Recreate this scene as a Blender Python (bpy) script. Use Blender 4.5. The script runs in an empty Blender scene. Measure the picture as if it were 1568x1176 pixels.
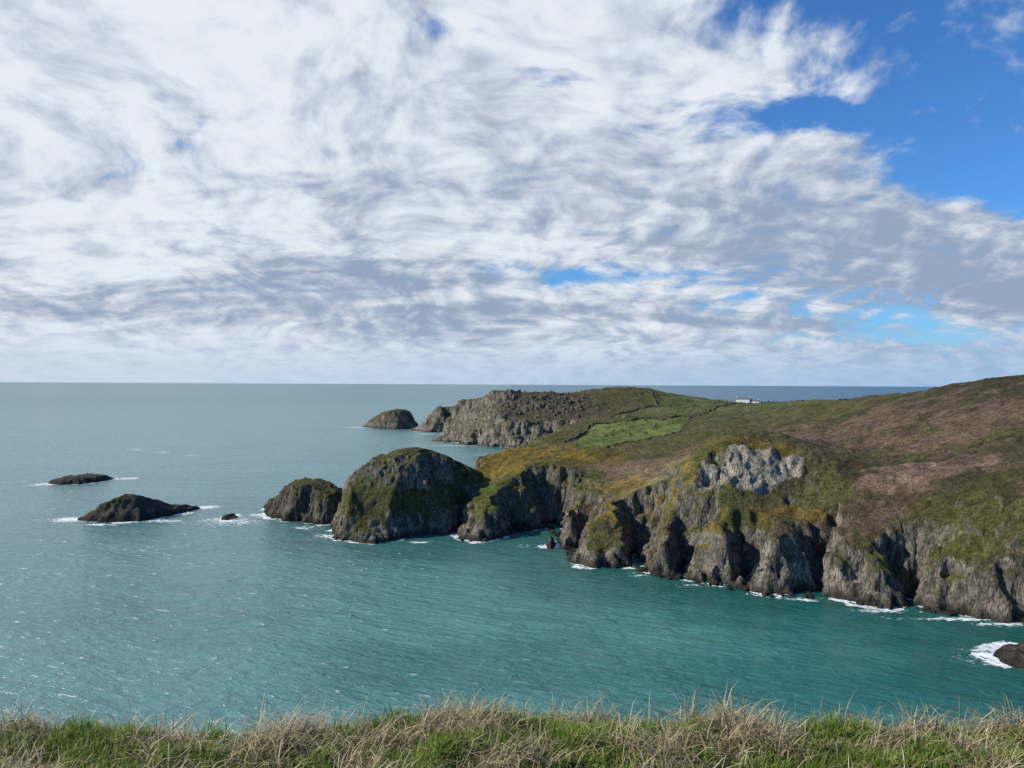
import bpy, math, numpy as np
from mathutils import Matrix, Vector
np.random.seed(7)
H=60.0; F=1176.0
scene=bpy.context.scene
for vs in [scene.view_settings]:
    vs.view_transform='Standard'; vs.look='None'; vs.exposure=0; vs.gamma=1

def yh(px): return 583.8+0.0049*px
def W(px,py,d=None):
    """surveyed bearing + distance -> world point (metres)"""
    v=(yh(px)-py)/F
    if d is None: d=-H/v
    return ((px-784)/F*d, d, H+v*d)

# ---------------------------------------------------------------- noise
def _h(ix,iy,iz):
    h=(ix.astype(np.uint32)*np.uint32(374761393)+iy.astype(np.uint32)*np.uint32(668265263)+iz.astype(np.uint32)*np.uint32(2147483647-1013))
    h=(h^(h>>np.uint32(13)))*np.uint32(1274126177)
    h=h^(h>>np.uint32(16))
    return h
G3=np.array([[1,1,0],[-1,1,0],[1,-1,0],[-1,-1,0],[1,0,1],[-1,0,1],[1,0,-1],[-1,0,-1],[0,1,1],[0,-1,1],[0,1,-1],[0,-1,-1]],dtype=np.float32)
def perlin3(x,y,z):
    xi=np.floor(x).astype(np.int64);yi=np.floor(y).astype(np.int64);zi=np.floor(z).astype(np.int64)
    xf=(x-xi).astype(np.float32);yf=(y-yi).astype(np.float32);zf=(z-zi).astype(np.float32)
    f=lambda t:t*t*t*(t*(t*6-15)+10)
    u,v,w=f(xf),f(yf),f(zf)
    r=0
    for dx in (0,1):
        for dy in (0,1):
            for dz in (0,1):
                g=G3[_h(xi+dx+5000,yi+dy+5000,zi+dz+5000)%np.uint32(12)]
                dot=g[...,0]*(xf-dx)+g[...,1]*(yf-dy)+g[...,2]*(zf-dz)
                r=r+dot*(u if dx else 1-u)*(v if dy else 1-v)*(w if dz else 1-w)
    return r
A8=np.arange(16)*math.pi/8
GX=np.cos(A8).astype(np.float32);GY=np.sin(A8).astype(np.float32)
def perlin2(x,y,s=0):
    xi=np.floor(x).astype(np.int64);yi=np.floor(y).astype(np.int64)
    xf=(x-xi).astype(np.float32);yf=(y-yi).astype(np.float32)
    f=lambda t:t*t*t*(t*(t*6-15)+10)
    u,v=f(xf),f(yf); r=0
    zz=np.full(xi.shape,s+77,dtype=np.int64)
    for dx in (0,1):
        for dy in (0,1):
            i=_h(xi+dx+5000,yi+dy+5000,zz)%np.uint32(16)
            r=r+(GX[i]*(xf-dx)+GY[i]*(yf-dy))*(u if dx else 1-u)*(v if dy else 1-v)
    return r*1.4
def fbm2(x,y,o=4,s=0,g=0.5):
    r=0;a=1.0
    for k in range(o):
        r=r+a*perlin2(x,y,s+k); x,y=(0.8*x-0.6*y)*2.03+11.3,(0.6*x+0.8*y)*2.03-7.1; a*=g
    return r
def rid2(x,y,o=3,s=0):
    r=0;a=1.0;t=0
    for k in range(o):
        r=r+a*(1-np.abs(perlin2(x,y,s+k))*2); t+=a; x,y=(0.8*x-0.6*y)*2.1+3.3,(0.6*x+0.8*y)*2.1-7.1; a*=.5
    return r/t
def sst(a,b,x):
    t=np.clip((x-a)/(b-a),0,1); return t*t*(3-2*t)

# ---------------------------------------------------------------- polygons
def sdist(x,y,poly):
    """signed distance, + inside"""
    P=np.array(poly,dtype=np.float64); n=len(P)
    best=np.full(x.shape,1e18); ins=np.zeros(x.shape,bool)
    for i in range(n):
        ax,ay=P[i];bx,by=P[(i+1)%n]
        ex,ey=bx-ax,by-ay; L=ex*ex+ey*ey+1e-9
        t=np.clip(((x-ax)*ex+(y-ay)*ey)/L,0,1)
        d=(x-ax-t*ex)**2+(y-ay-t*ey)**2
        np.minimum(best,d,out=best)
        if ay!=by:
            c=((ay>y)!=(by>y))&(x<ex*(y-ay)/(by-ay)+ax)
            ins^=c
    return np.where(ins,1,-1)*np.sqrt(best)
def wps(lst): return [W(a,b)[:2] for a,b in lst]

main_poly=wps([(1568,952),(1530,945),(1490,941),(1450,938),(1415,934),(1397,912),(1385,912),(1370,930),(1340,927),(1310,920),(1275,914),(1256,890),(1246,890),(1238,903),(1215,912),(1180,910),(1156,904),(1148,884),(1140,882),(1132,897),(1095,895),(1062,888),(1053,868),(1044,868),(1035,884),(1005,882),(992,876),(988,846),(972,844),(962,866),(935,870),(905,868),(888,860),(894,835),(900,822),(884,840),(868,838),(860,825),(869,810),(862,803),(840,802),(826,810),(800,812),(785,810),(770,821),(745,827),(720,830),(707,827),(712,815),(708,806)])
main_poly+=[(-24,322),(-30,335),(-24,352),(-24,372),(-14,410),(-7,450),(8,500),(22,560),(42,620),(55,680),(40,725),(18,728)]
main_poly+=wps([(785,685),(765,684),(745,683),(730,680),(715,681),(700,677),(688,677),(668,674),(678,669),(704,667),(700,663),(680,661),(660,661),(640,660),(634,657)])
main_poly+=[(-128,985),(-100,1010),(-60,1020),(0,1060),(100,1150),(300,1250),(600,1280),(900,1150),(900,60),(170,60),(165,120),(158,150),(146,166),(141,180)]

main_ctl=[(1568,579,340),(1568,640,270),(1568,700,232),(1568,770,210),(1568,850,200),
(1430,593,380),(1430,650,300),(1430,715,252),(1430,780,226),(1430,850,213),
(1300,613,460),(1300,645,370),(1300,700,285),(1300,760,246),(1300,820,228),
(1200,618,620),(1200,645,420),(1200,672,320),
(1080,700,266),(1150,690,268),(1225,688,266),(1080,765,258),(1150,766,256),(1225,770,253),(1040,735,270),(1255,735,255),
(1180,802,233),(1100,805,240),(1040,805,248),(1150,782,245),
(1100,655,420),(1100,620,850),(1100,635,600),(1100,680,320),
(1000,640,600),(1000,668,460),(1000,700,370),(1000,738,300),(1000,780,268),(1000,810,260),
(950,770,280),(935,805,268),(900,775,280),(905,735,325),(900,690,400),(900,660,530),(960,655,520),
(880,740,322),(885,716,345),(840,718,332),(800,737,320),(765,762,309),(735,787,302),(718,810,297),
(790,716,345),(745,726,345),(715,713,348),(780,690,410),(802,678,450),(835,668,500),(870,655,550),(910,641,680),
(960,640,740),(1000,628,760),
# far headland
(970,592,960),(1010,600,960),(1050,606,980),(1090,612,1000),(1137,620,1000),(1200,619,1000),(1050,622,860),(950,594,940),(900,602,930),(850,602,880),(800,601,860),(765,600,845),(748,606,850),(735,615,865),(708,629,905),(680,618,955),(662,619,960),(642,634,955),
(720,650,820),(770,630,790),(800,632,790),(850,628,800),(900,632,800),(950,618,850)]
main_pts=[W(*c) for c in main_ctl]+[(400,600,50),(600,900,42),(900,600,58),(600,300,66),(300,250,66),(190,220,45),(165,190,30),(100,1100,42),(0,1020,36),(300,1200,30),(600,1250,30),(250,400,60),(300,520,54)]

def rbf_fit(pts):
    P=np.array(pts); n=len(P)
    xy=P[:,:2]/100.
    def k(r2): return 0.5*r2*np.log(r2+1e-12)
    r2=((xy[:,None]-xy[None])**2).sum(-1)
    K=k(r2)+np.eye(n)*0.0008
    Q=np.c_[np.ones(n),xy]
    A=np.block([[K,Q],[Q.T,np.zeros((3,3))]])
    w=np.linalg.lstsq(A,np.r_[P[:,2],0,0,0],rcond=None)[0]
    def ev(x,y):
        x=x/100.;y=y/100.
        r=w[n]+w[n+1]*x+w[n+2]*y
        for i in range(n):
            r=r+w[i]*k((x-xy[i,0])**2+(y-xy[i,1])**2)
        return r
    return ev
def ridge_fit(pts):
    P=np.array(sorted(pts)); 
    return lambda x,y:np.interp(x,P[:,0],P[:,2])

def coast_s(x,y,poly,jag=1.0):
    wx=x+jag*(3.2*fbm2(x/16,y/16,4,3)); wy=y+jag*(3.2*fbm2(x/16,y/16,4,23))
    s=sdist(wx,wy,poly)
    s=s+jag*(2.6*(rid2(x/9,y/9,3,40)-.55))
    return s
def softmin(a,b,w):
    h=np.clip(.5+.5*(b-a)/w,0,1); return a*h+b*(1-h)-w*h*(1-h)

def make_height(poly,pts,slope,jag,rough,w=3.0,tmin=1.5,fit=rbf_fit):
    ev=fit(pts)
    def f(x,y):
        s=coast_s(x,y,poly,jag)
        k=slope(x,y) if callable(slope) else slope
        k=k*(1+.45*fbm2(x/22,y/22,2,60))
        top=np.maximum(ev(x,y),tmin)
        top=top+rough*(1.6*fbm2(x/28,y/28,3,80)+.55*fbm2(x/6,y/6,3,90))
        c=s*k
        c=c+ .9*np.sin(c*.9+3*fbm2(x/12,y/12,2,65))*sst(0,6,c)*jag
        z=softmin(c,top,w)
        return np.where(s<0,np.maximum(s*1.5,-6),z)
    return f

def grid_axis(segs):
    """segs: list of (start,end,step0,step1)"""
    out=[]
    for a,b,s0,s1 in segs:
        x=a
        while x<b-1e-6:
            out.append(x); t=(x-a)/(b-a); x+=s0+(s1-s0)*t
    out.append(segs[-1][1])
    return np.array(out)

def new_mesh(name,verts,faces_quads,smooth=True):
    me=bpy.data.meshes.new(name)
    nv=len(verts);nf=len(faces_quads);k=faces_quads.shape[1]
    me.vertices.add(nv);me.vertices.foreach_set('co',np.ascontiguousarray(verts,dtype=np.float32).ravel())
    me.loops.add(nf*k);me.loops.foreach_set('vertex_index',faces_quads.astype(np.int32).ravel())
    me.polygons.add(nf);me.polygons.foreach_set('loop_start',np.arange(0,nf*k,k,dtype=np.int32))
    me.polygons.foreach_set('loop_total',np.full(nf,k,dtype=np.int32))
    me.polygons.foreach_set('use_smooth',np.full(nf,smooth))
    me.update(calc_edges=True)
    ob=bpy.data.objects.new(name,me);scene.collection.objects.link(ob)
    return ob
def set_col(me,name,arr):
    a=me.attributes.new(name,'FLOAT_COLOR','POINT')
    if arr.shape[1]==3: arr=np.c_[arr,np.ones(len(arr))]
    a.data.foreach_set('color',np.ascontiguousarray(arr,dtype=np.float32).ravel())

def grid_faces(nx,ny):
    i=np.arange(ny-1)[:,None]*nx+np.arange(nx-1)[None]
    return np.stack([i,i+1,i+nx+1,i+nx],-1).reshape(-1,4)

C=lambda *a:np.array(a)
GRASS=C(.080,.086,.027); OLIVE=C(.102,.086,.042); FIELD=C(.135,.165,.046); HEATH=C(.162,.110,.080); GORSE=C(.225,.155,.028); DARKH=C(.052,.047,.027); MOSS=C(.078,.088,.020); STRAW=C(.21,.17,.09)

def cover_main(x,y,z):
    n=x.size
    col=np.empty((n,3)); 
    a=np.clip(.5+.8*fbm2(x/26,y/26,4,101),0,1)[:,None]
    col[:]=GRASS*(1-a)+OLIVE*a
    def blob(px,py,d,rx,ry,c,st,ns=1.0):
        nonlocal col
        X,Y,_=W(px,py,d)
        q=np.sqrt(((x-X)/rx)**2+((y-Y)/ry)**2)+ns*.5*fbm2(x/14,y/14,5,int(px)%50,.6)
        m=(st*(1-sst(.65,1.15,q)))[:,None]
        col=col*(1-m)+c*m
    blob(1500,740,235,60,26,HEATH*.62,.75,1.8)
    blob(1480,610,340,85,55,DARKH,.9,1.5); blob(1300,680,300,30,40,OLIVE*.8,.6)
    blob(1560,680,240,45,30,DARKH,.8,1.6); blob(1350,760,244,30,14,DARKH,.5,2)
    # bracken / heath patches
    blob(1395,728,246,19,11,HEATH*1.15,.95,1.3); blob(1500,640,285,40,22,HEATH*.85,.8,1.8); blob(1290,648,350,50,38,HEATH*.9,.8,1.8)
    blob(1180,665,330,38,35,HEATH*.85,.75,1.8); blob(1080,690,320,32,28,HEATH*1.0,.8,1.6); blob(1010,725,320,22,22,STRAW,.8,1.7); blob(950,715,350,22,22,HEATH*1.1,.8,1.7)
    blob(1000,760,280,16,14,STRAW,.8,1.6); blob(1320,800,232,14,9,HEATH*.8,.6,1.5); blob(1480,700,245,14,8,HEATH,.6,1.8)
    # gorse
    blob(830,690,385,22,40,GORSE,.8,2.6); blob(790,700,385,15,30,GORSE*.9,.8,2.4); blob(745,712,352,15,13,GORSE*.85,.75,2.4); blob(930,745,305,16,12,GORSE*.9,.6,2.8); blob(1200,772,248,12,4,GORSE*.9,.55,3.0); blob(1130,696,268,18,3,GORSE*.8,.5,3.0)
    blob(900,685,380,22,20,GORSE*.75,.65,2.6); blob(870,700,360,18,12,MOSS,.5); blob(1040,745,275,13,8,GORSE*.9,.5,3)
    blob(925,780,276,13,7,GORSE,.6,3); blob(1000,775,268,13,7,GORSE,.6,3); blob(1090,788,246,15,5,GORSE*.8,.5,3)
    blob(1400,850,214,26,10,MOSS*.95,.8); blob(1450,790,225,20,8,MOSS*.7,.6)
    blob(800,740,322,24,14,MOSS*1.2,.8); blob(740,770,305,14,14,MOSS*1.2,.8)
    # fields
    def field(poly,c,st=1):
        nonlocal col
        s=sdist(x,y,poly)+3*fbm2(x/12,y/12,3,7)
        m=(st*sst(-2,4.0,s))[:,None]
        v=(1+.45*fbm2(x/26,y/26,4,9))[:,None]
        col=col*(1-m)+c*v*m
    field([(31,445),(50,408),(103,468),(140,585),(60,565)],FIELD,.9)
    field([(150,610),(215,510),(260,560),(330,760),(240,800)],FIELD*C(.75,.70,.9),.9)
    field([(90,640),(140,620),(225,800),(160,840),(95,760)],FIELD*C(.65,.60,.8),.9)
    field([(170,850),(400,800),(480,1100),(200,1000)],FIELD*C(.8,.75,1),.9)
    field([(110,440),(190,500),(145,590)],FIELD*C(.60,.52,.9),.8)
    farm=sst(650,780,y)[:,None]*(sst(130,60,x))[:,None]*.85
    col=col*(1-farm)+(C(.082,.068,.044))*farm
    col*= (1+.35*fbm2(x/3.2,y/3.2,3,130))[:,None]*(1+.25*fbm2(x/11,y/11,2,140))[:,None]
    return np.clip(col,.004,.6)
def cover_green(x,y,z,tone=MOSS):
    a=np.clip(.5+.7*fbm2(x/9,y/9,4,101),0,1)[:,None]
    col=tone*(1-a)+OLIVE*.8*a
    col=col*(1+.35*fbm2(x/2.2,y/2.2,3,130))[:,None]
    return np.clip(col,.004,.5)

def build_land(name,xs,ys,hf,cover,mat,rock_nz=.70,disp=1.0,rockfn=None):
    nx,ny=len(xs),len(ys)
    X,Y=np.meshgrid(xs,ys); x=X.ravel();y=Y.ravel()
    z=np.empty_like(x)
    ch=150000
    for i in range(0,len(x),ch): z[i:i+ch]=hf(x[i:i+ch],y[i:i+ch])
    Z=z.reshape(ny,nx)
    gy,gx=np.gradient(Z,ys,xs)
    nrm=np.stack([-gx,-gy,np.ones_like(gx)],-1).reshape(-1,3); nrm/=np.linalg.norm(nrm,axis=1)[:,None]
    nz=nrm[:,2]
    nn=fbm2(x/5,y/5,4,55)
    rock=1-sst(rock_nz-.12,rock_nz+.10,nz+.20*nn)
    rock=np.maximum(rock,1-sst(2.5,6.5,z+3*nn))
    pale=np.zeros_like(x)
    if rockfn is not None: rock,pale=rockfn(x,y,z,rock,nn,nz)
    keep=(z>-4)
    d=np.zeros_like(x)
    idx=np.where(keep&(rock>.02))[0]
    xx,yy,zz=x[idx],y[idx],z[idx]
    r3=lambda s,zs,o:(1-2.2*np.abs(perlin3(xx/s+o,yy/s,zz/zs)))
    d3=1.7*(r3(7,16,0)-.4)+1.1*(r3(3.2,8,9)-.4)+.5*(r3(1.5,3.4,4)-.4)
    d3=d3+sst(680,740,yy)*(4.0*(r3(24,60,3)-.4)+.8*(r3(11,20,8)-.4))
    d[idx]=d3*disp*rock[idx]
    veg=(1-rock)
    d+=veg*(.28*fbm2(x/2.1,y/2.1,2,200)+.3*np.maximum(fbm2(x/5.5,y/5.5,2,210),0))*min(1,disp)
    v=np.stack([x,y,z],-1)+nrm*d[:,None]
    f=grid_faces(nx,ny)
    fk=keep[f].any(1); f=f[fk]
    used=np.zeros(len(v),bool);used[f.ravel()]=True
    remap=np.cumsum(used)-1
    f=remap[f]
    ob=new_mesh(name,v[used],f)
    set_col(ob.data,'cover',cover(x[used],y[used],z[used]))
    set_col(ob.data,'geo',np.stack([rock,pale,np.clip(z/60,0,1)],-1)[used])
    ob.data.materials.append(mat)
    return ob

# ---------------------------------------------------------------- node helpers
class NT:
    def __init__(s,t): s.t=t; s.n=t.nodes; s.l=t.links
    def new(s,ty,**kw):
        n=s.n.new(ty)
        for k,v in kw.items(): setattr(n,k,v)
        return n
    def _in(s,sock,v):
        if isinstance(v,bpy.types.NodeSocket): s.l.new(v,sock)
        elif v is not None:
            if isinstance(v,(tuple,list)) and len(v)==3 and sock.type=='RGBA': v=(*v,1)
            sock.default_value=v
    def m(s,op,a,b=None,c=None,clamp=False):
        n=s.new('ShaderNodeMath',operation=op,use_clamp=clamp)
        s._in(n.inputs[0],a)
        if b is not None:s._in(n.inputs[1],b)
        if c is not None:s._in(n.inputs[2],c)
        return n.outputs[0]
    def vm(s,op,a,b=None,out=0):
        n=s.new('ShaderNodeVectorMath',operation=op)
        s._in(n.inputs[0],a)
        if b is not None:
            if op=='SCALE': s._in(n.inputs['Scale'],b)
            else: s._in(n.inputs[1],b)
        return n.outputs[out]
    def mix(s,f,a,b,mode='MIX'):
        n=s.new('ShaderNodeMix',data_type='RGBA',blend_type=mode)
        s._in(n.inputs[0],f);s._in(n.inputs[6],a);s._in(n.inputs[7],b)
        return n.outputs[2]
    def mr(s,v,a,b,c=0,d=1,st='SMOOTHSTEP'):
        n=s.new('ShaderNodeMapRange',interpolation_type=st)
        s._in(n.inputs[0],v);s._in(n.inputs[1],a);s._in(n.inputs[2],b);s._in(n.inputs[3],c);s._in(n.inputs[4],d)
        return n.outputs[0]
    def noise(s,v,sc,det=4,ro=.5,dist=0,out=0,dim=None):
        n=s.new('ShaderNodeTexNoise'); 
        if dim: n.noise_dimensions=dim
        s._in(n.inputs['Vector'],v)
        n.inputs['Scale'].default_value=sc;n.inputs['Detail'].default_value=det;n.inputs['Roughness'].default_value=ro;n.inputs['Distortion'].default_value=dist
        return n.outputs[out]
    def sep(s,v):
        n=s.new('ShaderNodeSeparateXYZ'); s._in(n.inputs[0],v); return n.outputs
    def comb(s,x,y,z):
        n=s.new('ShaderNodeCombineXYZ'); s._in(n.inputs[0],x);s._in(n.inputs[1],y);s._in(n.inputs[2],z); return n.outputs[0]
def mat(name):
    m=bpy.data.materials.new(name);m.use_nodes=True;m.node_tree.nodes.clear()
    t=NT(m.node_tree); o=t.new('ShaderNodeOutputMaterial'); p=t.new('ShaderNodeBsdfPrincipled')
    t.l.new(p.outputs[0],o.inputs[0])
    return m,t,p
def simple(name,col,rough=.8,var=.25,scale=3):
    m,t,p=mat(name); g=t.new('ShaderNodeNewGeometry')
    n=t.noise(g.outputs['Position'],scale,2)
    t.l.new(t.mix(n,tuple(c*(1-var) for c in col),tuple(c*(1+var) for c in col)),p.inputs['Base Color'])
    p.inputs['Roughness'].default_value=rough
    return m

def land_material(name,dark=1.0):
    m,t,p=mat(name)
    g=t.new('ShaderNodeNewGeometry'); pos=g.outputs['Position']
    cv=t.new('ShaderNodeAttribute',attribute_name='cover'); ge=t.new('ShaderNodeAttribute',attribute_name='geo')
    gs=t.sep(ge.outputs['Color'])
    n1=t.noise(pos,.9,4,.7)
    k=t.mr(n1,.32,.68,.40,1.6,'LINEAR')
    veg=t.vm('SCALE',cv.outputs['Color'],k)
    n3=t.noise(pos,2.5,1,.6)
    dk=t.mr(n3,.55,.68,0,.65)
    veg=t.mix(dk,veg,(.022,.028,.010))
    rp=t.vm('MULTIPLY',pos,(1,1,.40))
    r1=t.noise(rp,.35,5,.68); r2=t.noise(rp,1.6,4,.7)
    vor=t.new('ShaderNodeTexVoronoi',feature='DISTANCE_TO_EDGE'); t._in(vor.inputs['Vector'],t.vm('ADD',rp,t.vm('SCALE',r1,3.0))); vor.inputs['Scale'].default_value=.45
    crack=t.mr(vor.outputs['Distance'],0,.09,0,1)
    rc=t.mix(t.mr(r1,.33,.60),(.075*dark,.068*dark,.055*dark),(.28*dark,.25*dark,.20*dark))
    rc=t.mix(gs[1],rc,t.mix(t.mr(r1,.36,.58),(.28,.245,.19),(.62,.56,.46)))
    rc=t.mix(t.mr(r2,.38,.56,.65,0),rc,(.035,.032,.027))
    rc=t.mix(t.mr(crack,0,1,.6,0),rc,(.025,.024,.021))
    up=t.sep(g.outputs['Normal'])[2]
    gr=t.m('MULTIPLY',t.mr(up,.30,.64),t.mr(r1,.42,.56))
    gr=t.m('MULTIPLY',gr,t.mr(gs[2],.05,.16))
    gr=t.m('MULTIPLY',gr,t.m('SUBTRACT',1,t.m('MULTIPLY',gs[1],.75)))
    rc=t.mix(gr,rc,t.vm('MULTIPLY',veg,(.8,.9,.7)))
    pz=t.sep(pos)[2]
    wet=t.mr(t.m('ADD',pz,t.m('MULTIPLY',r1,3)),1.8,5.2,.75,0)
    rc=t.mix(wet,rc,(.020,.019,.016))
    rk=t.m('ADD',gs[0],t.m('MULTIPLY',t.m('SUBTRACT',r1,.5),.9))
    rk=t.m('ADD',rk,t.m('MULTIPLY',t.m('SUBTRACT',n1,.5),.5))
    rk=t.mr(rk,.42,.58)
    col=t.mix(rk,veg,rc)
    t.l.new(col,p.inputs['Base Color'])
    p.inputs['Roughness'].default_value=.92
    p.inputs['Specular IOR Level'].default_value=.12
    b=t.new('ShaderNodeBump'); b.inputs['Strength'].default_value=1.0; b.inputs['Distance'].default_value=1.2
    hgt=t.m('ADD',t.m('MULTIPLY',n1,t.m('SUBTRACT',1,gs[0])),t.m('MULTIPLY',r2,gs[0]))
    t.l.new(hgt,b.inputs['Height']); t.l.new(b.outputs[0],p.inputs['Normal'])
    return m
land_mat=land_material('coastal_ground'); rock_mat=land_material('islet_rock',.55)

# ---------------------------------------------------------------- mainland
def main_slope(x,y): return 2.3-1.15*sst(560,720,y)-.5*np.exp(-(((x+5)/22)**2+((y-308)/22)**2))
h_main=make_height(main_poly,main_pts,main_slope,1.0,1.0)
cx0,cy0,_=W(1152,728,263)
vx,vy,_=W(1130,785,245)
def rock_main(x,y,z,rock,nn,nz):
    q=np.sqrt(((x-cx0)/18)**2+((y-cy0)/6)**2)+.40*nn
    crag=1-sst(.75,1.1,q)
    vegband=sst(1.15,.7,np.sqrt(((x-vx)/36)**2+((y-vy)/9)**2))*sst(12.5,15.5,z+1.5*nn)
    rock=rock*(1-.9*vegband)
    rock=np.maximum(rock,crag)
    low=np.exp(-((x-78)/28)**2-((y-226)/12)**2)*.30
    low2=np.exp(-((x-15)/30)**2-((y-265)/14)**2)*.12
    fy=sst(690,730,y)*sst(150,70,x)
    rock=np.maximum(rock,fy*(1-sst(.86,.96,nz+.10*nn)))
    far=fy*.32
    return rock,np.clip(crag*.95+low+low2+far,0,1)
xs=grid_axis([(-150,-50,1.6,.8),(-50,165,.72,.72),(165,300,.8,4),(300,900,4,12)])
ys=grid_axis([(150,190,2,.7),(190,300,.62,.62),(300,400,.62,1.0),(400,720,1.3,1.8),(720,900,1.8,1.8),(900,1300,2,5)])
main=build_land('coastal_headland',xs,ys,h_main,cover_main,land_mat,.62,1.0,rock_main)

# ---------------------------------------------------------------- grassy mound
mound_poly=wps([(722,806),(706,810),(690,815),(660,819),(630,822),(600,826),(575,832),(540,829),(514,823),(506,812)])+[(-74,318),(-73,335),(-60,350),(-36,358),(-14,352),(-6,340),(-10,322)]
mound_pts=[W(*c) for c in [(530,757,300),(550,748,306),(556,718,313),(575,702,319),(610,692,324),(640,687,327),(670,694,326),(700,708,325),(728,724,325),(750,738,330),(540,790,297),(580,765,302),(580,730,309),(640,755,303),(640,715,310),(690,755,307),(690,728,313),(720,765,310),(740,765,316),(600,795,297),(660,795,300)]]+[(-60,340,18),(-36,346,24),(-72,325,10)]
h_mound=make_height(mound_poly,mound_pts,2.8,.8,.8,2.0)
def rock_mound(x,y,z,rock,nn,nz):
    up=sst(16,21,z)*(1-sst(30,33,z))*(1-sst(322,326,y))
    rock=np.maximum(rock,.9*up*sst(-.3,.1,nn))
    g=(1-up)*sst(5,9,z+4*nn)
    rock=rock*(1-.6*g)
    return rock,.15*up
build_land('grassy_rock_mound',grid_axis([(-90,4,.45,.45)]),grid_axis([(282,340,.45,.5),(340,370,.9,.9)]),h_mound,cover_green,land_mat,.62,.9,rock_mound)

# ---------------------------------------------------------------- small stack beside the mound
sp=wps([(530,799),(505,803),(478,803),(460,799),(440,799),(425,793),(409,789),(413,777),(420,770)])+[(-100,364),(-84,366),(-72,352)]
spts=[W(*c) for c in [(408,780,342),(420,766,342),(440,744,345),(455,741,346),(480,740,348),(505,748,346),(530,758,344)]]
h_st=make_height(sp,spts,2.6,.75,.8,1.4,1.5,ridge_fit)
def rock_stack(x,y,z,rock,nn,nz): return np.maximum(rock,1-sst(10.5,13,z+2*nn)),0*x+.08
build_land('sea_stack',grid_axis([(-120,-62,.45,.45)]),grid_axis([(320,375,.5,.5)]),h_st,cover_green,rock_mat,.7,.9,rock_stack)

# ---------------------------------------------------------------- islets
def islet(name,poly,pts,step,slope=1.2,jag=.5,disp=.6,pad=10,rockall=True,w=1.5,tmin=.3,tone=MOSS*.6,m=rock_mat,rough=.35):
    P=np.array(poly);x0,y0=P.min(0)-pad;x1,y1=P.max(0)+pad
    hf=make_height(poly,pts,slope,jag,rough,w,tmin,ridge_fit)
    rf=(lambda x,y,z,r,nn,nz:(np.clip(np.maximum(r,.85+.4*nn),0,1),0*x)) if rockall else None
    return build_land(name,np.arange(x0,x1,step),np.arange(y0,y1,step),hf,lambda x,y,z:cover_green(x,y,z,tone),m,.7,disp,rf)
pA=wps([(126,797),(150,800),(190,799),(215,798),(250,792),(285,784),(308,778),(292,777),(268,781)])+[(-164,349),(-172,351),(-182,347),(-190,338)]
islet('rock_islet',pA,[W(*c) for c in [(126,795,333),(150,776,335),(172,764,336),(190,758,337),(212,754,339),(232,759,342),(246,769,346),(262,775,352),(290,777,362),(306,778,364)]],.45,1.7,jag=.3,disp=.4,w=2.5)
pB=wps([(71,740),(90,742),(120,741),(150,738),(172,733)])+[(-236,478),(-262,474)]
islet('rock_islet',pB,[W(*c) for c in [(74,739,455),(88,732,458),(102,729,460),(130,728,462),(150,730,464),(170,734,468)]],.6,jag=.3,disp=.35,w=2)
pC=wps([(337,795),(350,797),(366,792),(360,788),(345,789)])
islet('tidal_rock',pC,[W(*c) for c in [(340,793,341),(354,787,344),(364,792,346)]],.3,.8,jag=.2,disp=.2,pad=4,rough=.1,w=.8)
pD=wps([(838,838),(846,841),(853,836),(848,829),(840,830)])
islet('tidal_rock',pD,[W(*c) for c in [(840,829,282),(845,825,284),(851,831,282)]],.25,slope=2.5,jag=.1,disp=.25,pad=3,w=.6,rough=.1)
pE=wps([(1515,1003),(1540,1018),(1575,1027),(1610,1020),(1600,998),(1560,990)]); c=np.mean(pE,0)
islet('tidal_rock',pE,[(c[0]-8,c[1],.3),(c[0]-3,c[1],1.6),(c[0]+2,c[1],2.2),(c[0]+6,c[1],4.2)],.2,jag=.35,disp=.4,pad=4,w=.8,rough=.2)
island_poly=wps([(551,653),(580,656),(610,657),(638,656),(641,650)])+[(-132,1085),(-165,1095),(-205,1065)]
islet('offshore_island',island_poly,[W(*c) for c in [(553,652,1040),(562,645,1040),(575,637,1045),(590,630,1050),(605,627,1052),(618,627,1052),(630,633,1050),(638,642,1048)]],1.4,slope=1.9,jag=.7,disp=.4,rockall=False,w=6,m=land_mat)

# boulders along the foot of the cliffs (one object)
def boulders(name,spots,mt,pale=0.):
    V=[];Fc=[];o=0
    import bmesh
    bm=bmesh.new();bmesh.ops.create_icosphere(bm,subdivisions=2,radius=1)
    bv=np.array([v.co[:] for v in bm.verts]);bf=np.array([[v.index for v in f.verts] for f in bm.faces]);bm.free()
    for (x,y,z,r) in spots:
        s=np.random.uniform(.6,1.3,3)*r; s[2]*=.8
        v=bv*1.0
        o3=np.random.rand(3)*50
        nn=perlin3(v[:,0]*1.3+o3[0],v[:,1]*1.3+o3[1],v[:,2]*1.3+o3[2])
        v=np.sign(v)*np.abs(v)**.75
        v=v*(1+.45*nn)[:,None]*s
        a=np.random.rand()*6.28;c,s_=math.cos(a),math.sin(a)
        v=np.c_[v[:,0]*c-v[:,1]*s_,v[:,0]*s_+v[:,1]*c,v[:,2]]+[x,y,z]
        V.append(v);Fc.append(bf+o);o+=len(v)
    V=np.concatenate(V);Fc=np.concatenate(Fc)
    ob=new_mesh(name,V,Fc,False)
    set_col(ob.data,'cover',np.tile(DARKH,(len(V),1)))
    set_col(ob.data,'geo',np.tile([1,pale,.05],(len(V),1)))
    ob.data.materials.append(mt);return ob
sp_=[]
edge=wps([(1600,965),(1568,952),(1530,945),(1490,941),(1450,938),(1415,934),(1370,930),(1340,927),(1310,920),(1275,914),(1215,912),(1180,910),(1130,900),(1095,895),(1062,888),(1005,882),(970,866),(905,868),(888,860),(868,838),(860,825),(840,804),(800,812),(745,827),(707,827)])
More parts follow.
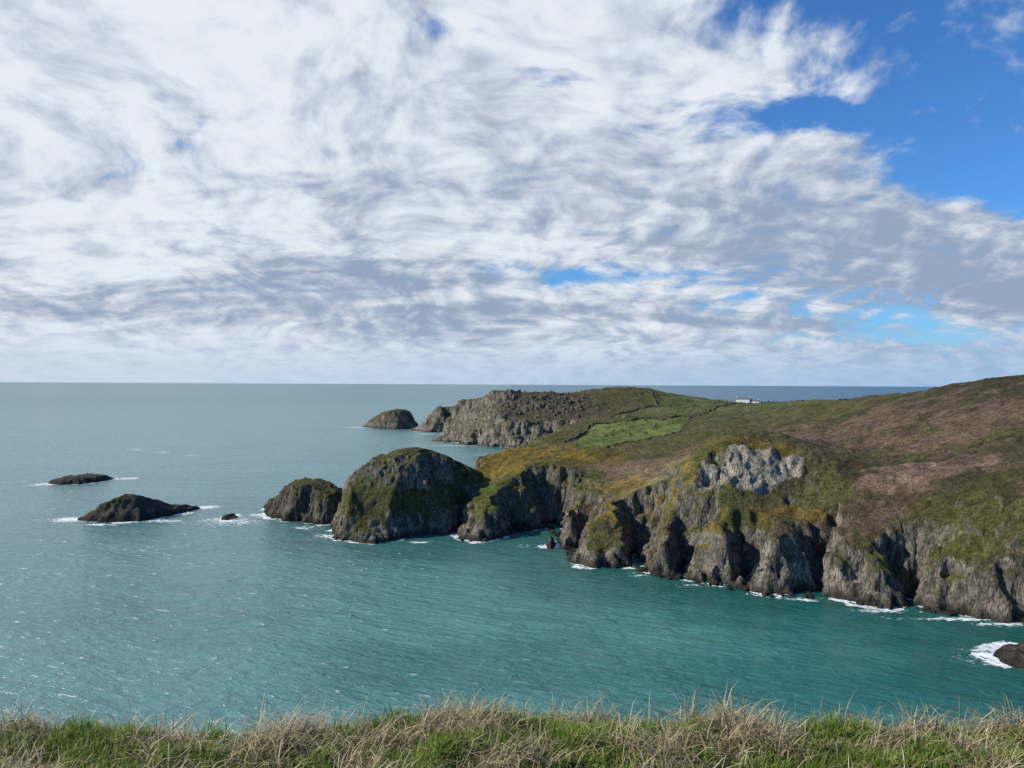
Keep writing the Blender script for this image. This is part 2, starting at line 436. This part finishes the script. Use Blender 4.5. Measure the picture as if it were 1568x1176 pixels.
for i in range(len(edge)-1):
    a=np.array(edge[i]);b=np.array(edge[i+1]);L=np.linalg.norm(b-a)
    for k in range(int(L*1.5)):
        p=a+(b-a)*np.random.rand()+np.random.randn(2)*[1.0,1.4]+[0,.6]
        r=np.random.choice([.4,.6,.9,1.5],p=[.45,.3,.18,.07])
        sp_.append((p[0],p[1],r*.15,r))
boulders('shore_boulders',sp_,rock_mat)
st=[]
for px,py,d in [(1034,771,268),(1415,810,221),(1507,697,238)]:
    X,Y,_=W(px,py,d); z=float(h_main(np.array([X]),np.array([Y]))[0]); st.append((X,Y,z+.25,.55))
boulders('limestone_boulders',st,rock_mat,.9)

# ---------------------------------------------------------------- sea
sx=grid_axis([(-60000,-3000,9000,1500),(-3000,-320,600,8),(-320,-200,2,1.2),(-200,170,.9,.9),(170,400,2,20),(400,3000,30,600),(3000,60000,1500,9000)])
sy=grid_axis([(-4000,-50,900,20),(-50,150,8,1.2),(150,380,.9,.9),(380,800,1.2,2.5),(800,1150,2.5,5),(1150,4000,10,300),(4000,70000,500,9000)])
X,Y=np.meshgrid(sx,sy);x=X.ravel();y=Y.ravel()
cd=np.full(x.shape,999.)
near=(x>-340)&(x<950)&(y>60)&(y<1300)
xn,yn=x[near],y[near];c=np.full(xn.shape,999.)
for poly,j in [(main_poly,1.),(mound_poly,.8),(sp,.75),(pA,.3),(pB,.3),(pC,.2),(pD,.1),(pE,.35),(island_poly,.7)]:
    c=np.minimum(c,-coast_s(xn,yn,poly,j))
cd[near]=c
foamy=np.zeros_like(x)
def fb(px,py,rx,ry,a,rot=0):
    global foamy
    X0,Y0,_=W(px,py); cs,sn=math.cos(rot),math.sin(rot)
    dx,dy=x-X0,y-Y0; u=dx*cs+dy*sn; v=-dx*sn+dy*cs
    foamy=np.maximum(foamy,a*np.exp(-(u/rx)**2-(v/ry)**2))
fb(355,798,26,18,.80);fb(112,795,14,10,1.05);fb(150,803,14,4,.95);fb(410,788,12,9,.98);fb(60,742,12,9,.9);fb(240,838,25,18,.55);fb(320,776,9,7,1.0);fb(178,732,12,6,.95);fb(250,797,24,7,.85)
fb(500,820,7,7,.95);fb(470,808,8,5,.88);fb(645,830,6,2.2,1.05);fb(545,830,9,3,.9);fb(548,654,34,26,.85);fb(590,822,12,6,.5)
fb(207,688,13,4.5,1.12);fb(252,692,9,4,1.08);fb(293,697,8,3.5,1.0)
fb(1525,1010,8,7,.95);fb(1350,935,9,3,.9);fb(1460,947,20,2.6,.95);fb(1530,956,10,2.5,.95);fb(1230,918,9,3,.85);fb(890,862,6,5,.85);fb(1060,896,6,3,.75);fb(985,880,6,3,.8);fb(1180,913,6,2,.7)
fb(700,682,60,12,.80);fb(655,664,22,12,.9);fb(810,835,10,5,.6);fb(760,832,9,3,.6)
ob=new_mesh('sea',np.stack([x,y,0*x],-1),grid_faces(len(sx),len(sy)))
set_col(ob.data,'shore',np.stack([np.clip(cd,-5,200)/200,foamy,0*x],-1))
m,t,p=mat('sea_water')
g=t.new('ShaderNodeNewGeometry');pos=g.outputs['Position']
at=t.new('ShaderNodeAttribute',attribute_name='shore');a=t.sep(at.outputs['Color'])
dist=t.m('MULTIPLY',a[0],200)
P=t.sep(pos)
rng=t.vm('LENGTH',pos,out=1)
big=t.noise(t.vm('MULTIPLY',pos,(1,2.2,1)),.010,3,.6,dim='2D')
c1=t.mix(t.mr(big,.36,.64),(.030,.150,.142),(.066,.225,.210))
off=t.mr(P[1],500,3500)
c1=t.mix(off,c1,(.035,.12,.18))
cliff_refl=t.m('MULTIPLY',t.mr(dist,0,55,1,0),.80)  # dark reflection of the cliffs painted into the water colour near shore
c1=t.mix(cliff_refl,c1,(.008,.088,.072))
lft=t.mr(P[0],50,-160,0,.75)  # sky reflection and sun glints put into the colour as paler water leftwards
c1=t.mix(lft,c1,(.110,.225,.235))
f1=t.noise(pos,.55,5,.7,.6,dim='2D'); f2=t.noise(pos,.07,2,.5,dim='2D')
wd=t.mr(f2,.38,.68,.3,6.0,'LINEAR')
edgef=t.mr(t.m('SUBTRACT',dist,wd),-2.5,1.2,1,0)
edgef=t.mr(t.m('ADD',t.m('MULTIPLY',edgef,.52),f1),.86,1.02)
zone=t.mr(t.m('ADD',t.m('MULTIPLY',a[1],.52),t.noise(t.vm('MULTIPLY',pos,(1,1.6,1)),.28,5,.72,1.2,dim='2D')),.86,1.0)
zone=t.m('MAXIMUM',zone,t.mr(a[1],.90,1.0,0,.9))
sn=t.noise(t.vm('MULTIPLY',pos,(1,1.7,1)),.045,3,.6,1.5,dim='2D')
st_=t.mr(t.m('ABSOLUTE',t.m('SUBTRACT',sn,.5)),0,.010,1,0)
st_=t.m('MULTIPLY',t.m('MULTIPLY',st_,t.mr(a[1],.12,.4)),t.mr(f1,.45,.6))
foam=t.m('MAXIMUM',t.m('MAXIMUM',edgef,zone),t.m('MULTIPLY',st_,.8),clamp=True)
rot=t.new('ShaderNodeMapping');rot.inputs['Rotation'].default_value=(0,0,math.radians(20));t.l.new(pos,rot.inputs[0])
w1=t.noise(t.vm('MULTIPLY',rot.outputs[0],(.45,1.3,1)),.42,4,.60,.3,dim='2D')
w2=t.noise(t.vm('MULTIPLY',rot.outputs[0],(.5,1.6,1)),.07,2,.5,dim='2D')
wc=t.mr(w1,.68,.75,0,.7)
wc=t.m('MULTIPLY',wc,t.mr(P[0],40,-60,.0,1))
foam=t.m('MAXIMUM',foam,wc)
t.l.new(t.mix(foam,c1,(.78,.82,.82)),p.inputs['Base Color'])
t.l.new(t.m('ADD',t.mr(rng,100,3000,.24,.34),t.m('MULTIPLY',foam,.5)),p.inputs['Roughness'])
p.inputs['IOR'].default_value=1.33
hh=t.m('ADD',t.m('MULTIPLY',w1,1.0),t.m('MULTIPLY',w2,1.6))
b=t.new('ShaderNodeBump');b.inputs['Distance'].default_value=1.0
t.l.new(t.mr(rng,150,4000,.9,.2,'LINEAR'),b.inputs['Strength'])
t.l.new(hh,b.inputs['Height']);t.l.new(b.outputs[0],p.inputs['Normal'])
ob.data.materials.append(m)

# ---------------------------------------------------------------- farmhouse
white=simple('whitewash',(.80,.79,.76),.8,.04); slate=simple('slate_roof',(.13,.135,.145),.6); glass=simple('window_glass',(.03,.035,.04),.1)
def gable(name,parent,cx,cy,L,Wd,hw,hr,wallm):
    def mk(n,v,f,mt,loc):
        me=bpy.data.meshes.new(n);me.from_pydata(v,[],f);me.materials.append(mt)
        o=bpy.data.objects.new(n,me);o.location=loc;o.parent=parent;scene.collection.objects.link(o);return o
    l,w=L/2,Wd/2
    mk(name+'_walls',[(-l,-w,-2),(l,-w,-2),(l,w,-2),(-l,w,-2),(-l,-w,hw),(l,-w,hw),(l,w,hw),(-l,w,hw),(-l,0,hw+hr),(l,0,hw+hr)],
       [(0,1,5,4),(2,3,7,6),(1,2,6,9,5),(3,0,4,8,7)],wallm,(cx,cy,0))
    e=.35
    def slab(s):
        y0=s*(w+e);z0=hw-hr*e/w
        return [(-l-e,y0,z0+.02),(l+e,y0,z0+.02),(l+e,0,hw+hr+.02),(-l-e,0,hw+hr+.02),(-l-e,y0,z0+.27),(l+e,y0,z0+.27),(l+e,0,hw+hr+.27),(-l-e,0,hw+hr+.27)]
    fs=[(0,1,2,3),(4,7,6,5),(0,4,5,1),(2,6,7,3),(0,3,7,4),(1,5,6,2)]
    mk(name+'_roof_front',slab(-1),fs,slate,(cx,cy,0));mk(name+'_roof_back',slab(1),fs,slate,(cx,cy,0))
    def box(n,x0,x1,y0,y1,z0,z1,mt):
        mk(n,[(x0,y0,z0),(x1,y0,z0),(x1,y1,z0),(x0,y1,z0),(x0,y0,z1),(x1,y0,z1),(x1,y1,z1),(x0,y1,z1)],[(0,3,2,1),(4,5,6,7),(0,1,5,4),(1,2,6,5),(2,3,7,6),(3,0,4,7)],mt,(cx,cy,0))
    k=max(2,int(L/4))
    for i in range(k):
        xx=-l+L*(i+.5)/k
        for zz in ([.9,3.4] if hw>4 else [.9]):
            if i==k//2 and zz<1: box(name+'_door',xx-.5,xx+.5,-w-.03,-w+.05,0,2.1,slate)
            else: box(name+'_window',xx-.45,xx+.45,-w-.03,-w+.05,zz,zz+1.1,glass)
    if hw>3.5:
        for sx_ in (-l+.5,l-.5): box(name+'_chimney',sx_-.5,sx_+.5,-.4,.4,hw+hr-.6,hw+hr+1.3,wallm)
X0,Y0=300*1.0,1000.0
z0=float(h_main(np.array([X0]),np.array([Y0]))[0])
e=bpy.data.objects.new('white_farmhouse',None);scene.collection.objects.link(e);e.location=(X0,Y0,z0+1.6);e.rotation_euler=(0,0,math.radians(-25))
gable('house',e,1,0,17,7,6.2,2.4,white); gable('wing',e,15,1,11,6,3.8,2.0,white); 
e2=bpy.data.objects.new('farm_outbuilding',None);scene.collection.objects.link(e2);e2.location=(X0-14,Y0+6,z0+1.0);e2.rotation_euler=(0,0,math.radians(-25))
gable('barn',e2,0,0,11,6,3.2,2.2,white)

# ---------------------------------------------------------------- hedgerows
hedge_m=simple('hedge_foliage',(.045,.050,.022),.9,.5,1.5)
def hedge(pts,w=1.6,h=1.6):
    V=[];n=0;P=np.array(pts,float)
    cs=[]
    for i in range(len(P)-1):
        L=np.linalg.norm(P[i+1]-P[i]);k=max(2,int(L/1.5))
        for j in range(k): cs.append(P[i]+(P[i+1]-P[i])*j/k)
    cs.append(P[-1]);cs=np.array(cs)
    tg=np.gradient(cs,axis=0);tg/=np.linalg.norm(tg,axis=1)[:,None]
    nr=np.c_[-tg[:,1],tg[:,0]]
    cs=cs+nr*(fbm2(cs[:,0]/9,cs[:,1]/9,3,4)*1.5)[:,None]
    z=h_main(cs[:,0],cs[:,1])
    hv=h*(1+.5*np.random.randn(len(cs)).clip(-1.2,1.5)*.6+.5*fbm2(cs[:,0]/12,cs[:,1]/12,2,5))
    prof=[(-.5,-.8),(-.55,.45),(-.25,.95),(.2,1.0),(.55,.5),(.5,-.8)]
    for a_,b_ in prof:
        jit=np.random.uniform(.75,1.25,len(cs))
        V.append(np.c_[cs+nr*(a_*w*jit)[:,None],z+b_*hv*np.where(b_>0,jit,1)])
    V=np.stack(V,1).reshape(-1,3);k=len(prof);f=[]
    for i in range(len(cs)-1):
        for j in range(k-1): f.append((i*k+j,(i+1)*k+j,(i+1)*k+j+1,i*k+j+1))
    o=new_mesh('hedgerow',V,np.array(f),False);o.data.materials.append(hedge_m)
hedge([(31,445),(60,565),(140,585),(150,612),(95,640)],1.2,1.2)
hedge([(50,408),(103,468),(140,585)],.8,.5)
hedge([(150,610),(215,510),(262,560),(330,760)],1.4,1.3)
hedge([(150,612),(240,800),(330,762)],1.4,1.3)
hedge([(90,640),(95,760),(160,840),(240,802)],1.4,1.3)
hedge([(160,840),(175,1000)],1.6,1.6)
hedge([(240,802),(262,985)],1.6,1.6)
hedge([(330,762),(480,800),(500,1050)],1.8,1.8)
hedge([(322,1002),(345,1010),(440,980)],3,3)

# ---------------------------------------------------------------- cows
def cow_mesh():
    v=[(0,0,1.0),(.75,0,1.05),(-.75,0,1.05),(1.1,0,.95),(1.35,0,.5),(1.5,0,.22),
       (.62,.2,.7),(.6,.2,.35),(.6,.2,.04),(.62,-.2,.7),(.66,-.2,.35),(.66,-.2,.04),
       (-.72,.2,.75),(-.85,.2,.42),(-.78,.2,.04),(-.72,-.2,.75),(-.8,-.2,.42),(-.74,-.2,.04),(-.98,0,1.1),(-1.02,0,.5),(1.32,.17,.6),(1.32,-.17,.6)]
    e=[(0,1),(0,2),(1,3),(3,4),(4,5),(1,6),(6,7),(7,8),(1,9),(9,10),(10,11),(2,12),(12,13),(13,14),(2,15),(15,16),(16,17),(2,18),(18,19),(4,20),(4,21)]
    r=[.40,.36,.36,.2,.15,.09,.14,.08,.07,.14,.08,.07,.17,.08,.07,.17,.08,.07,.06,.03,.04,.04]
    me=bpy.data.meshes.new('cow');me.from_pydata(v,e,[]);o=bpy.data.objects.new('tmp',me);scene.collection.objects.link(o)
    o.modifiers.new('s','SKIN')
    for i,rr in enumerate(r): me.skin_vertices[0].data[i].radius=(rr,rr)
    me.skin_vertices[0].data[0].use_root=True
    su=o.modifiers.new('u','SUBSURF');su.levels=1
    dg=bpy.context.evaluated_depsgraph_get();out=bpy.data.meshes.new_from_object(o.evaluated_get(dg))
    bpy.data.objects.remove(o);return out
try:
    cm=cow_mesh();cm.materials.clear();cm.materials.append(simple('cow_hide',(.02,.016,.013),.7,.5,2))
    for cx_,cy_ in [(62,480),(70,470),(76,492),(84,478),(92,500),(66,505),(80,515),(100,520),(56,462),(110,540),(96,548),(240,640),(250,655),(232,660),(262,672)]:
        cx_+=np.random.uniform(-3,3)
        o=bpy.data.objects.new('grazing_cow',cm);scene.collection.objects.link(o)
        o.location=(cx_,cy_,float(h_main(np.array([cx_]),np.array([float(cy_)]))[0])+.05);o.rotation_euler=(0,0,np.random.rand()*6.28)
except Exception as ex: print('cow',ex)

# ---------------------------------------------------------------- foreground clifftop
def fg_edge(x): return 4.25+.10*np.sin(x*1.1+1)+.12*fbm2(x/1.3,0*x+.5,3,5)
def fg_h(x,y):
    z=H-1.77-.075*(y-2.5)-.03*np.maximum(y-2,0)**2*.3+.06*fbm2(x/.7,y/.7,3,9)+.05*fbm2(x/.22,y/.22,2,19)
    z=z+.008*np.abs(x)**1.5*np.where(x>0,1,-.6)
    o=np.maximum(y-fg_edge(x),0)
    return z-1.2*o**1.5-np.where(o>1,(o-1)*1.5,0)
gx=grid_axis([(-60,-6,4,.3),(-6,6,.05,.05),(6,60,.3,4)]);gy=grid_axis([(-60,2,4,.2),(2,6,.05,.05),(6,45,.2,3)])
X,Y=np.meshgrid(gx,gy);x=X.ravel();y=Y.ravel()
z=np.maximum(fg_h(np.clip(x,-8,8),y)+.0*x,-4)
fo=new_mesh('clifftop_ground',np.stack([x,y,z],-1),grid_faces(len(gx),len(gy)))
m,t,p=mat('clifftop_turf');g=t.new('ShaderNodeNewGeometry')
n=t.noise(g.outputs['Position'],6,3,.6)
t.l.new(t.mix(t.mr(n,.35,.65),(.025,.032,.010),(.08,.09,.03)),p.inputs['Base Color']);p.inputs['Roughness'].default_value=1
fo.data.materials.append(m)
def blades(name,N,xr,yr,kind):
    x=np.random.uniform(*xr,N);y=np.random.uniform(*yr,N)
    clump=fbm2(x/.5,y/.35,3,31)
    tuft=fbm2(x/.12,y/.12,2,61)
    hole=fbm2(x/.3,y/.22,2,71)
    keep=np.random.rand(N)<(np.clip(.20+1.6*clump+.30*sst(3.9,4.3,y),0.03,1) if kind else np.clip(.95-.5*clump+.4*tuft,.25,1))
    x,y,clump,hole=x[keep],y[keep],clump[keep],hole[keep];N=len(x)
    z=fg_h(x,y)-.01
    if kind==0:
        L=np.random.uniform(.035,.11,N)*(1+.9*np.clip(-clump,-.4,.6)); lean=np.random.uniform(.3,1.6,N);wd=np.random.uniform(.0022,.0052,N)
    else:
        L=np.random.uniform(.07,.28,N)*(1+.5*np.clip(clump,-.5,.6)); lean=np.random.uniform(1.2,3.4,N);wd=np.random.uniform(.0015,.0040,N)
        up=np.random.rand(N)<.05; lean=np.where(up,np.random.uniform(.1,.9,N),lean); L=np.where(up,L*.95,L)
    az=np.random.vonmises(.3,.25,N)
    dx,dy=np.cos(az),np.sin(az)
    T=np.array([0,.35,.7,1.0]);ws=np.array([1,.85,.55,.05])
    px_,py_,pz_=x.copy(),y.copy(),z.copy()
    rows=[]
    sa=az+np.random.uniform(1.0,2.1,N);sxv,syv=np.cos(sa),np.sin(sa)
    th=lean*.15
    for i in range(4):
        w=wd*ws[i]
        rows.append(np.stack([px_-sxv*w,py_-syv*w,pz_],-1));rows.append(np.stack([px_+sxv*w,py_+syv*w,pz_],-1))
        if i<3:
            st=L*(T[i+1]-T[i]); px_=px_+np.sin(th)*dx*st;py_=py_+np.sin(th)*dy*st;pz_=pz_+np.cos(th)*st; th=th+lean*.42
    V=np.stack(rows,1)
    V=V.reshape(-1,3)
    gz=fg_h(V[:,0],V[:,1])+(np.random.rand(N).repeat(8)*.05);V[:,2]=np.maximum(V[:,2],gz+.004)
    base=(np.arange(N)*8)[:,None,None]
    q=np.array([[0,1,3,2],[2,3,5,4],[4,5,7,6]])[None]
    Fq=(base+q).reshape(-1,4)
    o=new_mesh(name,V,Fq,True)
    r=np.random.rand(N)[:,None]
    if kind==0:
        c0=C(.10,.18,.020);c1=C(.25,.35,.045);c2=C(.32,.28,.10)
        col=c0*(1-r)+c1*r; yy=(np.random.rand(N)<.16+.3*np.clip(clump,0,.6))[:,None]; col=np.where(yy,c2,col)
        col=col*(1-.55*np.clip(hole,0,1))[:,None]
    else:
        c0=C(.32,.24,.12);c1=C(.74,.64,.41)
        col=c0*(1-r)+c1*r; dkk=(np.random.rand(N)<.12)[:,None];col=np.where(dkk,C(.10,.065,.04),col)
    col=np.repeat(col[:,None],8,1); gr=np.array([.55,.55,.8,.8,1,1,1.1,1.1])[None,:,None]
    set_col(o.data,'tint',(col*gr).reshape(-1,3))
    return o
m,t,p=mat('grass_blades');at=t.new('ShaderNodeAttribute',attribute_name='tint')
t.l.new(at.outputs['Color'],p.inputs['Base Color']);p.inputs['Roughness'].default_value=.55;p.inputs['Specular IOR Level'].default_value=.3
tr=t.new('ShaderNodeBsdfTranslucent');t.l.new(at.outputs['Color'],tr.inputs[0])
ms=t.new('ShaderNodeMixShader');ms.inputs[0].default_value=.35
out=[n for n in t.n if n.type=='OUTPUT_MATERIAL'][0]
t.l.new(p.outputs[0],ms.inputs[1]);t.l.new(tr.outputs[0],ms.inputs[2]);t.l.new(ms.outputs[0],out.inputs[0])
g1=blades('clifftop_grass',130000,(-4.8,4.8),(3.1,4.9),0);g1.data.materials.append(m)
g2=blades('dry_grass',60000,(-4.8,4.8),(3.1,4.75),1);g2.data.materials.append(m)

# ---------------------------------------------------------------- sky
SAZ=math.radians(-94);SEL=math.radians(34)
wld=bpy.data.worlds.new('World');scene.world=wld;wld.use_nodes=True;wld.node_tree.nodes.clear()
t=NT(wld.node_tree)
wo=t.new('ShaderNodeOutputWorld');bg=t.new('ShaderNodeBackground');t.l.new(bg.outputs[0],wo.inputs[0])
sky=t.new('ShaderNodeTexSky',sky_type='NISHITA');sky.sun_disc=False;sky.sun_elevation=SEL;sky.sun_rotation=SAZ%(2*math.pi);sky.altitude=60;sky.air_density=1.0;sky.dust_density=.4;sky.ozone_density=3
tc=t.new('ShaderNodeTexCoord');d=t.vm('NORMALIZE',tc.outputs['Generated']);D=t.sep(d)
K=.30
zc=t.m('MAXIMUM',D[2],0.0);den=t.m('ADD',zc,K)
px=t.m('DIVIDE',D[0],den);py=t.m('DIVIDE',D[1],den)
def PP(a,b):
    v=Vector(((a-784)/F,1,(588-b)/F)).normalized(); return v.x/(v.z+K),v.y/(v.z+K)
P0=t.comb(px,py,0)
wv=t.vm('SUBTRACT',t.noise(P0,1.8,2,.5,out=1,dim='2D'),(.5,.5,.5))
Q=t.vm('ADD',P0,t.vm('SCALE',wv,.28))
nb=t.noise(Q,1.7,2,.5,dim='2D'); nm=t.noise(Q,5.5,4,.55,dim='2D'); nf=t.noise(Q,15,4,.58,dim='2D')
n1=t.noise(t.vm('ADD',Q,(-.06,.02,0)),5.5,4,.55,dim='2D')
band=t.noise(t.vm('MULTIPLY',P0,(.45,2.3,1)),1.6,4,.5,dim='2D')
(ax,ay),(bx,by)=PP(1385,0),PP(1568,350)
ex,ey=bx-ax,by-ay;Ln=math.hypot(ex,ey);nx_,ny_=ey/Ln,-ex/Ln
L=t.m('ADD',t.m('MULTIPLY',t.m('SUBTRACT',px,ax),nx_),t.m('MULTIPLY',t.m('SUBTRACT',py,ay),ny_))
yl=PP(1568,330)[1]
B=t.m('MULTIPLY',t.mr(L,-.30,.05),t.mr(py,yl+.10,yl-.10))
def gau(cx,cy,rx,ry,am):
    a=t.m('POWER',t.m('DIVIDE',t.m('SUBTRACT',px,cx),rx),2);b=t.m('POWER',t.m('DIVIDE',t.m('SUBTRACT',py,cy),ry),2)
    return t.m('MULTIPLY',t.m('EXPONENT',t.m('MULTIPLY',t.m('ADD',a,b),-1)),am)
for a_,b_,a2,b2,am in [(1230,175,1390,212,.72),(700,42,800,70,.62),(855,115,940,138,.58),(960,425,1200,445,.70),(1400,505,1700,540,.66),(1470,265,1600,300,.5)]:
    cx_,cy_=PP(a_,b_); dx_,_=PP(a2,b_); _,dy_=PP(a_,b2); B=t.m('ADD',B,gau(cx_,cy_,abs(dx_-cx_),abs(dy_-cy_),am))
sunv=Vector((math.sin(SAZ)*math.cos(SEL),math.cos(SAZ)*math.cos(SEL),math.sin(SEL)))
# haze/cloud brightening towards the sunny side of the sky
sd=t.vm('DOT_PRODUCT',d,(-.74,.42,.52),out=1)
glow=t.mr(sd,-.1,.95,0,1,'LINEAR')
dn=t.m('ADD',t.m('ADD',.67,t.m('MULTIPLY',t.m('SUBTRACT',nb,.5),.40)),t.m('ADD',t.m('MULTIPLY',t.m('SUBTRACT',nm,.5),.75),t.m('MULTIPLY',t.m('SUBTRACT',nf,.5),.42)))
dn=t.m('ADD',dn,t.m('MULTIPLY',glow,.16))
dn=t.m('SUBTRACT',dn,t.m('MULTIPLY',B,.56))
alpha=t.mr(dn,.26,.62,0,1)
lit=t.m('ADD',.50,t.m('MULTIPLY',t.m('SUBTRACT',nm,n1),1.35))
lit=t.m('ADD',lit,t.m('MULTIPLY',t.m('SUBTRACT',nf,.5),1.15))
lit=t.m('ADD',lit,t.m('MULTIPLY',t.m('SUBTRACT',glow,.35),.50))
lit=t.m('SUBTRACT',lit,t.m('MULTIPLY',t.m('SUBTRACT',nb,.5),.8))
gb=t.m('MULTIPLY',t.mr(band,.38,.62),t.m('MULTIPLY',t.mr(D[2],.40,.12),t.mr(D[2],.03,.08)))
lit=t.m('SUBTRACT',lit,t.m('MULTIPLY',t.m('SUBTRACT',gb,.15),.62))
lit=t.mr(lit,-.15,1.12,0,1)
cc=t.mix(lit,(.30,.385,.53),(.80,.85,.915))
skc=t.vm('MULTIPLY',sky.outputs[0],(.050,.098,.150))
col=t.mix(alpha,skc,cc)
hz=t.mr(D[2],.0,.085,.85,0)
col=t.mix(hz,col,t.mix(glow,(.30,.48,.74),(.62,.72,.83)))
below=t.mr(D[2],-.03,-.005,1,0)
col=t.mix(below,col,(.10,.16,.18))
t.l.new(col,bg.inputs[0]);bg.inputs[1].default_value=1.0
wld.cycles.sampling_method='NONE'

sl=bpy.data.lights.new('sun','SUN');sl.energy=5.0;sl.angle=math.radians(.5);sl.color=(1,.93,.82)
so=bpy.data.objects.new('sun',sl);scene.collection.objects.link(so)
so.rotation_euler=sunv.to_track_quat('Z','Y').to_euler()

cam=bpy.data.cameras.new('camera');cam.sensor_width=36;cam.lens=27;cam.clip_end=200000;cam.clip_start=.05
co=bpy.data.objects.new('camera',cam);scene.collection.objects.link(co)
co.matrix_world=Matrix.Translation((0,0,H))@Matrix.Rotation(math.radians(90),4,'X')@Matrix.Rotation(math.radians(.28),4,'Z')
scene.camera=co
